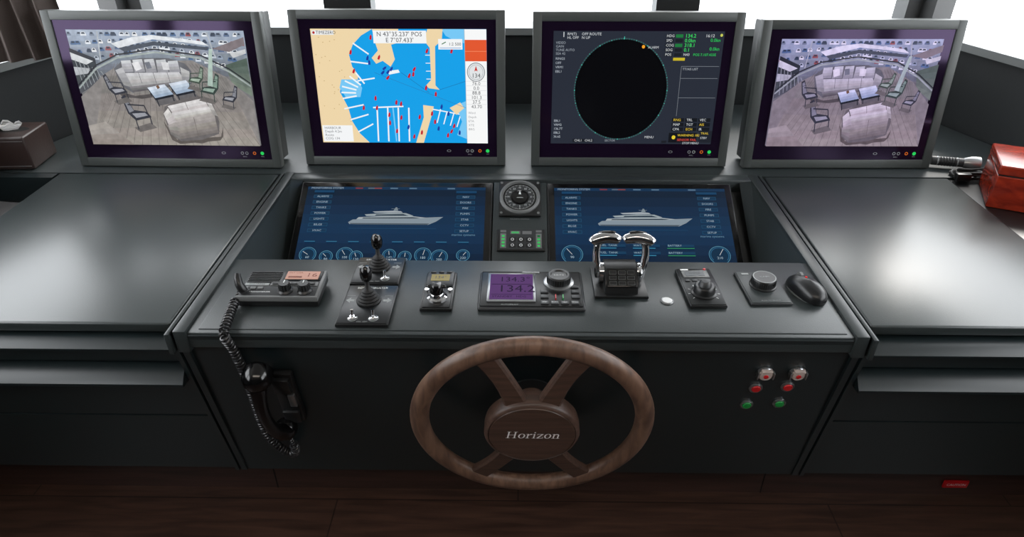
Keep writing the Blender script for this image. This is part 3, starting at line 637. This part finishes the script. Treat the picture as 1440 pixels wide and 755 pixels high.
for i in range(9): a=radians(-130+i*32); b.box(-.0006,.0006,.030,.035,.0104,.0108,WHITE,0,T(0,-.028,0)@Matrix.Rotation(a,4,'Z'))
b.done('body',E)

E=empty('rotary_controller')
M=T(.548,1.291,ZD)@Rz(2)
b=MB(M); b.box(-.046,.046,-.066,.066,0,.006,DGREY,.002); b.box(-.043,.043,-.063,.063,.0055,.0075,LEATHER,.001)
b.lathe([(.030,.007),(.030,.010),(.027,.012),(.0265,.026),(.024,.029),(0,.029)],BLK,T(.002,.006,0),n=40); b.ring(.002,.006,.023,.0255,.0294,LGREY,n=36); b.text('GAIN',.009,.002,.006,.0295,LGREY,align='CENTER')
for i in range(36): a=2*pi*i/36; b.box(-.0006,.0006,.0262,.0275,.012,.025,DGREY,0,T(.002,.006,0)@Matrix.Rotation(a,4,'Z'))
b.text('PUSH TO SELECT',.0055,0,-.056,.0078,LGREY,align='CENTER'); b.box(-.032,-.016,.050,.056,.0075,.008,LGREY)
b.done('body',E)

def mouse():
    E=empty('computer_mouse'); M=T(.640,1.278,.7427)@Rz(20)
    b=MB(M); vs=[];fs=[];NL=14;NR=24
    for i in range(NL+1):
        f=i/NL; z=.036*f
        for k in range(NR):
            a=2*pi*k/NR; r=(max(0,1-f**2.6))**.5
            wx=.031*(1-.10*cos(2*a)-.06*sin(a)); ly=.056
            x=cos(a)*wx*r; y=sin(a)*ly*r-.006*f
            vs.append((x,y,.002+z*(1-.12*(y/.056)**2)))
    for i in range(NL):
        for k in range(NR): k2=(k+1)%NR; fs.append([i*NR+k,i*NR+k2,(i+1)*NR+k2,(i+1)*NR+k])
    fs.append(list(range(NR))[::-1]); b.raw(vs,fs,mat('mouse_black',(22,23,25),.32),smooth=True)
    b.cyl(.030,0,.003,GREY,Matrix.Diagonal((1,1.75,1,1)),n=32)
    b.done('shell',E)
    b=MB(M); b.cyl(.009,-.003,.003,GREY,T(0,.026,.029)@Ry(90),n=20); b.ell(.0025,.003,.0015,emi((220,40,34),1.0),T(0,.008,.0372)); b.tube([(0,.050,.016),(0,.040,.0245),(0,.020,.0335),(0,.002,.0375)],.0006,GAP,n=6); b.done('wheel_and_buttons',E)
mouse()

# ------------------------------------------------------------------ panel buttons
def pbtn(x,z,c,big):
    b=MB(onpanel(x,z,.0005))
    if big:
        b.lathe([(.0185,0),(.0185,.004),(.0165,.006),(.015,.005)],SILV,n=36,cap=False)
        b.lathe([(.0155,.004),(.0155,.009),(.013,.012),(0,.013)],CLEAR,n=32); b.cyl(.0055,.012,.0145,RED,n=20,bev=.001)
        for s in(-1,1): b.box(s*.017-.0015,s*.017+.0015,-.010,.010,.003,.014,SILV,.001)
        b.box(-.012,.012,.013,.0155,.003,.014,CLEAR,.001)
    else:
        b.lathe([(.0150,0),(.0150,.003),(.0125,.005),(.0100,.004)],SILV,n=32,cap=False); b.lathe([(.0102,0),(.0102,.0045),(.0088,.0065),(0,.007)],c,n=28)
    b.done('indicator_button' if not big else 'guarded_switch')
for x,z,c,g in [(.535,.620,None,1),(.605,.621,None,1),(.528,.568,RED,0),(.597,.574,RED,0),(.521,.509,GRN,0),(.594,.515,GRN,0)]: pbtn(x,z,c,g)

# ------------------------------------------------------------------ steering wheel
E=empty('steering_wheel')
WM=T(.028,1.064,.551)@Rx(90+9.5)
Rw=.239
b=MB(WM)
vs=[];fs=[];n1,n2=96,20
for i in range(n1):
    a=2*pi*i/n1
    for k in range(n2):
        t=2*pi*k/n2; r=Rw+.0205*cos(t); z=.0180*sin(t); vs.append((r*cos(a),r*sin(a),z))
for i in range(n1):
    j=(i+1)%n1
    for k in range(n2): k2=(k+1)%n2; fs.append([i*n2+k,j*n2+k,j*n2+k2,i*n2+k2])
b.raw(vs,fs,WHEELW,smooth=True); b.done('rim',E)
b=MB(WM)
for ang in (115,65,238,302):
    a=radians(ang); sgn=1 if cos(a)>0 else -1
    N=14
    P0=V((cos(a)*.070,sin(a)*.075)); P2=V((cos(a)*(Rw-.004),sin(a)*(Rw-.004))); mid=(P0+P2)/2+V((-sgn*.016,0))
    c=[]
    for i in range(N+1):
        t=i/N; c.append(P0*(1-t)**2+mid*2*t*(1-t)+P2*t*t)
    vs=[];fs=[]
    for i,p in enumerate(c):
        t=i/N; d=(c[min(i+1,N)]-c[max(i-1,0)]).normalized(); nn=V((-d.y,d.x)); w=.026-.006*sin(pi*t*.9)
        zz=.014-.014*t**1.3
        for s_,z_ in ((-1,.006),(-.8,.010),(.8,.010),(1,.006),(1,-.006),(-1,-.006)): vs.append((p.x+nn.x*w*s_,p.y+nn.y*w*s_,zz+z_))
    for i in range(N):
        for k in range(6): k2=(k+1)%6; fs.append([i*6+k,i*6+k2,(i+1)*6+k2,(i+1)*6+k])
    fs.append([0,1,2,3,4,5]); fs.append([N*6+k for k in range(6)][::-1])
    b.raw(vs,fs,HUBW)
b.done('spokes',E)
b=MB(WM@T(0,-.004,0)); b.lathe([(.030,-.070),(.030,-.012),(.090,-.012),(.099,-.006),(.101,.004),(.101,.026),(.098,.031),(.093,.0335),(.0915,.0315),(.090,.034),(0,.034)],HUBW,n=72); b.done('hub',E)
GL=mat('lettering_silver',(240,240,238),.4,0)
b=MB(WM@T(.002,-.003,.0345))
def letters(b,word,size,m):
    adv={'H':.78,'o':.54,'r':.42,'i':.30,'z':.48,'n':.60}
    tot=sum(adv[c] for c in word)*size; x=-tot/2
    sh=.18
    def q(pts,x): b.flat([((px+sh*py)*size+x,(py-.3)*size) for px,py in pts],0,m)
    def r(x0,y0,x1,y1,x): q([(x0,y0),(x1,y0),(x1,y1),(x0,y1)],x)
    def el(cx,cy,ro,ri,x,a0=0,a1=360,n=28):
        for i in range(n):
            a=radians(a0+(a1-a0)*i/n); c=radians(a0+(a1-a0)*(i+1)/n)
            q([(cx+ro[0]*cos(a),cy+ro[1]*sin(a)),(cx+ro[0]*cos(c),cy+ro[1]*sin(c)),(cx+ri[0]*cos(c),cy+ri[1]*sin(c)),(cx+ri[0]*cos(a),cy+ri[1]*sin(a))],x)
    for ch in word:
        if ch=='H':
            r(.09,.02,.19,.70,x); r(.53,.02,.63,.70,x); r(.19,.34,.53,.385,x)
            for sx in (.0,.44): r(sx,0,sx+.28,.03,x); r(sx,.69,sx+.28,.72,x)
        elif ch=='o': el(.26,.25,(.23,.26),(.135,.225),x)
        elif ch=='r': r(.08,.02,.17,.48,x); r(0,0,.27,.03,x); r(0,.46,.17,.49,x); q([(.17,.30),(.17,.38),(.25,.47),(.33,.50),(.39,.48),(.39,.39),(.31,.40),(.24,.38)],x)
        elif ch=='i': r(.09,.02,.18,.48,x); r(.01,0,.27,.03,x); r(.01,.46,.18,.49,x); el(.135,.64,(.058,.058),(0,0),x,n=16)
        elif ch=='z': r(.03,.455,.42,.495,x); r(.03,0,.44,.04,x); q([(.30,.455),(.42,.455),(.15,.04),(.03,.04)],x); r(.03,.36,.06,.46,x); r(.41,.04,.44,.14,x)
        elif ch=='n': r(.08,.02,.17,.48,x); r(0,0,.25,.03,x); r(0,.46,.17,.49,x); r(.37,.02,.46,.34,x); r(.30,0,.54,.03,x); el(.30,.32,(.16,.18),(.07,.12),x,0,150,18)
        x+=adv[ch]*size
letters(b,'Horizon',.0315,GL); b.done('name_lettering',E)
b=MB(WM); b.lathe([(.05,-.078),(.05,-.074),(.040,-.070),(.032,-.068)],BLK,T(0,-.004,0),n=40,cap=False); b.done('column_flange',E)

# ------------------------------------------------------------------ side props
b=MB(T(-1.572,2.0,.7395)@Rz(4)); BR=mat('brown_leather',(46,33,30),.4,bump=.2,bscale=150)
b.box(-.065,.065,-.070,.070,0,.105,BR,.006,seg=3)
for s in(-1,1): b.box(-.060,.060,s*.0705-.0006,s*.0705+.0006,.012,.0125,LGREY); b.box(-.060,.060,s*.0705-.0006,s*.0705+.0006,.092,.0925,LGREY)
b.ring(0,0,0,.048,.1055,GAP,n=36,ky=.45)
vs=[];fs=[];nn=18
for i in range(nn):
    for k in range(5):
        f=k/4; a=2*pi*i/nn; w=(.018+.016*f)*(1+.3*sin(3*a+f*2)); vs.append((w*cos(a)+.004*f-.012,.4*w*sin(a),.098+.028*f+.006*f*sin(4*a)))
for i in range(nn):
    j=(i+1)%nn
    for k in range(4): fs.append([i*5+k,j*5+k,j*5+k+1,i*5+k+1])
fs.append([i*5+3 for i in range(nn)])
b.raw(vs,fs,mat('tissue_paper',(225,225,225),.8),smooth=True); b.done('tissue_box')
b=MB(T(-1.52,1.70,.661)@Rz(-8)); b.box(-.06,.07,-.09,.09,0,.035,mat('binder_dark',(36,32,32),.4),.004); b.box(-.058,.068,-.088,.088,.035,.042,mat('booklet_dark',(58,56,56),.5),.002); b.done('log_book')
b=MB(); vs=[];fs=[];nx,nz=48,24
for k in range(nz+1):
    z=1.03+(2.24-1.03)*k/nz; f=k/nz
    for i in range(nx+1):
        t=i/nx; wd=.20-.04*sin(pi*f)
        x=-1.590+wd*t+.02*sin(f*2.5); y=2.06+.10*t+.018*sin(t*22+f*1.5)*(1-.3*f)+.01*sin(f*6+t*5); vs.append((x,y,z))
for k in range(nz):
    for i in range(nx): p=k*(nx+1)+i; fs.append([p,p+1,p+nx+2,p+nx+1])
b.raw(vs,fs,mat('curtain_fabric',(80,70,66),.85,bump=.3,bscale=300),smooth=True); b.done('curtain')
b=MB(T(1.455,1.755,.7335)@Rz(-24)); RW=wood('red_mahogany',(104,24,13),(146,44,23),.22,(3,20,20))
b.box(-.13,.13,-.085,.095,0,.095,RW,.004,seg=3); b.box(-.132,.132,-.087,.097,.098,.125,RW,.005,seg=3); b.box(-.128,.128,-.083,.093,.094,.099,GAP)
b.box(.0,.03,-.091,-.086,.085,.110,SILV,.001); b.done('wooden_case')
b=MB(T(1.335,1.985,.7385+.022)@Rz(-12)@Ry(90)); 
b.lathe([(0,-.06),(.013,-.060),(.014,-.056),(.014,.030)],DGREY,n=32,cap=False); b.lathe([(.014,.030),(.0165,.036),(.021,.052),(.022,.075),(.020,.076),(.018,.070),(0,.064)],SILV,n=32,cap=False)
for k in range(8): b.lathe([(.0142,-.045+k*.008),(.0152,-.043+k*.008),(.0142,-.041+k*.008)],SILV if k in(0,7) else BLK,n=28,cap=False)
b.done('flashlight')
b=MB(); 
for c in range(4):
    cx,cy=1.350+.006*c,1.935-.004*c; pts=[]
    for i in range(40):
        a=2*pi*i/39*1.5+c; pts.append((cx+(.040+.004*c)*cos(a),cy+(.020)*sin(a),.744+.004*c+.003*sin(3*a)))
    b.tube(pts,.0032,RUB if c!=1 else GREY,n=8)
b.box(1.302,1.345,1.885,1.905,.7395,.762,BLK,.003); b.done('cable_coil')

# ------------------------------------------------------------------ light
w=bpy.data.worlds.new('World'); sc.world=w; w.use_nodes=True
bg=w.node_tree.nodes['Background']; bg.inputs['Color'].default_value=(.94,.97,1.0,1); bg.inputs['Strength'].default_value=6.0
sn=bpy.data.lights.new('sun','SUN'); sn.energy=2.0; sn.angle=radians(12); sn.color=(1,.95,.88); so=bpy.data.objects.new('sun',sn); so.rotation_euler=(radians(-38),radians(28),0); sc.collection.objects.link(so)

cam=bpy.data.cameras.new('camera'); cam.sensor_width=36; cam.lens=24; cam.clip_start=.02
co=bpy.data.objects.new('camera',cam); co.location=(0,0,1.6); co.rotation_euler=(radians(58),0,radians(.76)); sc.collection.objects.link(co); sc.camera=co
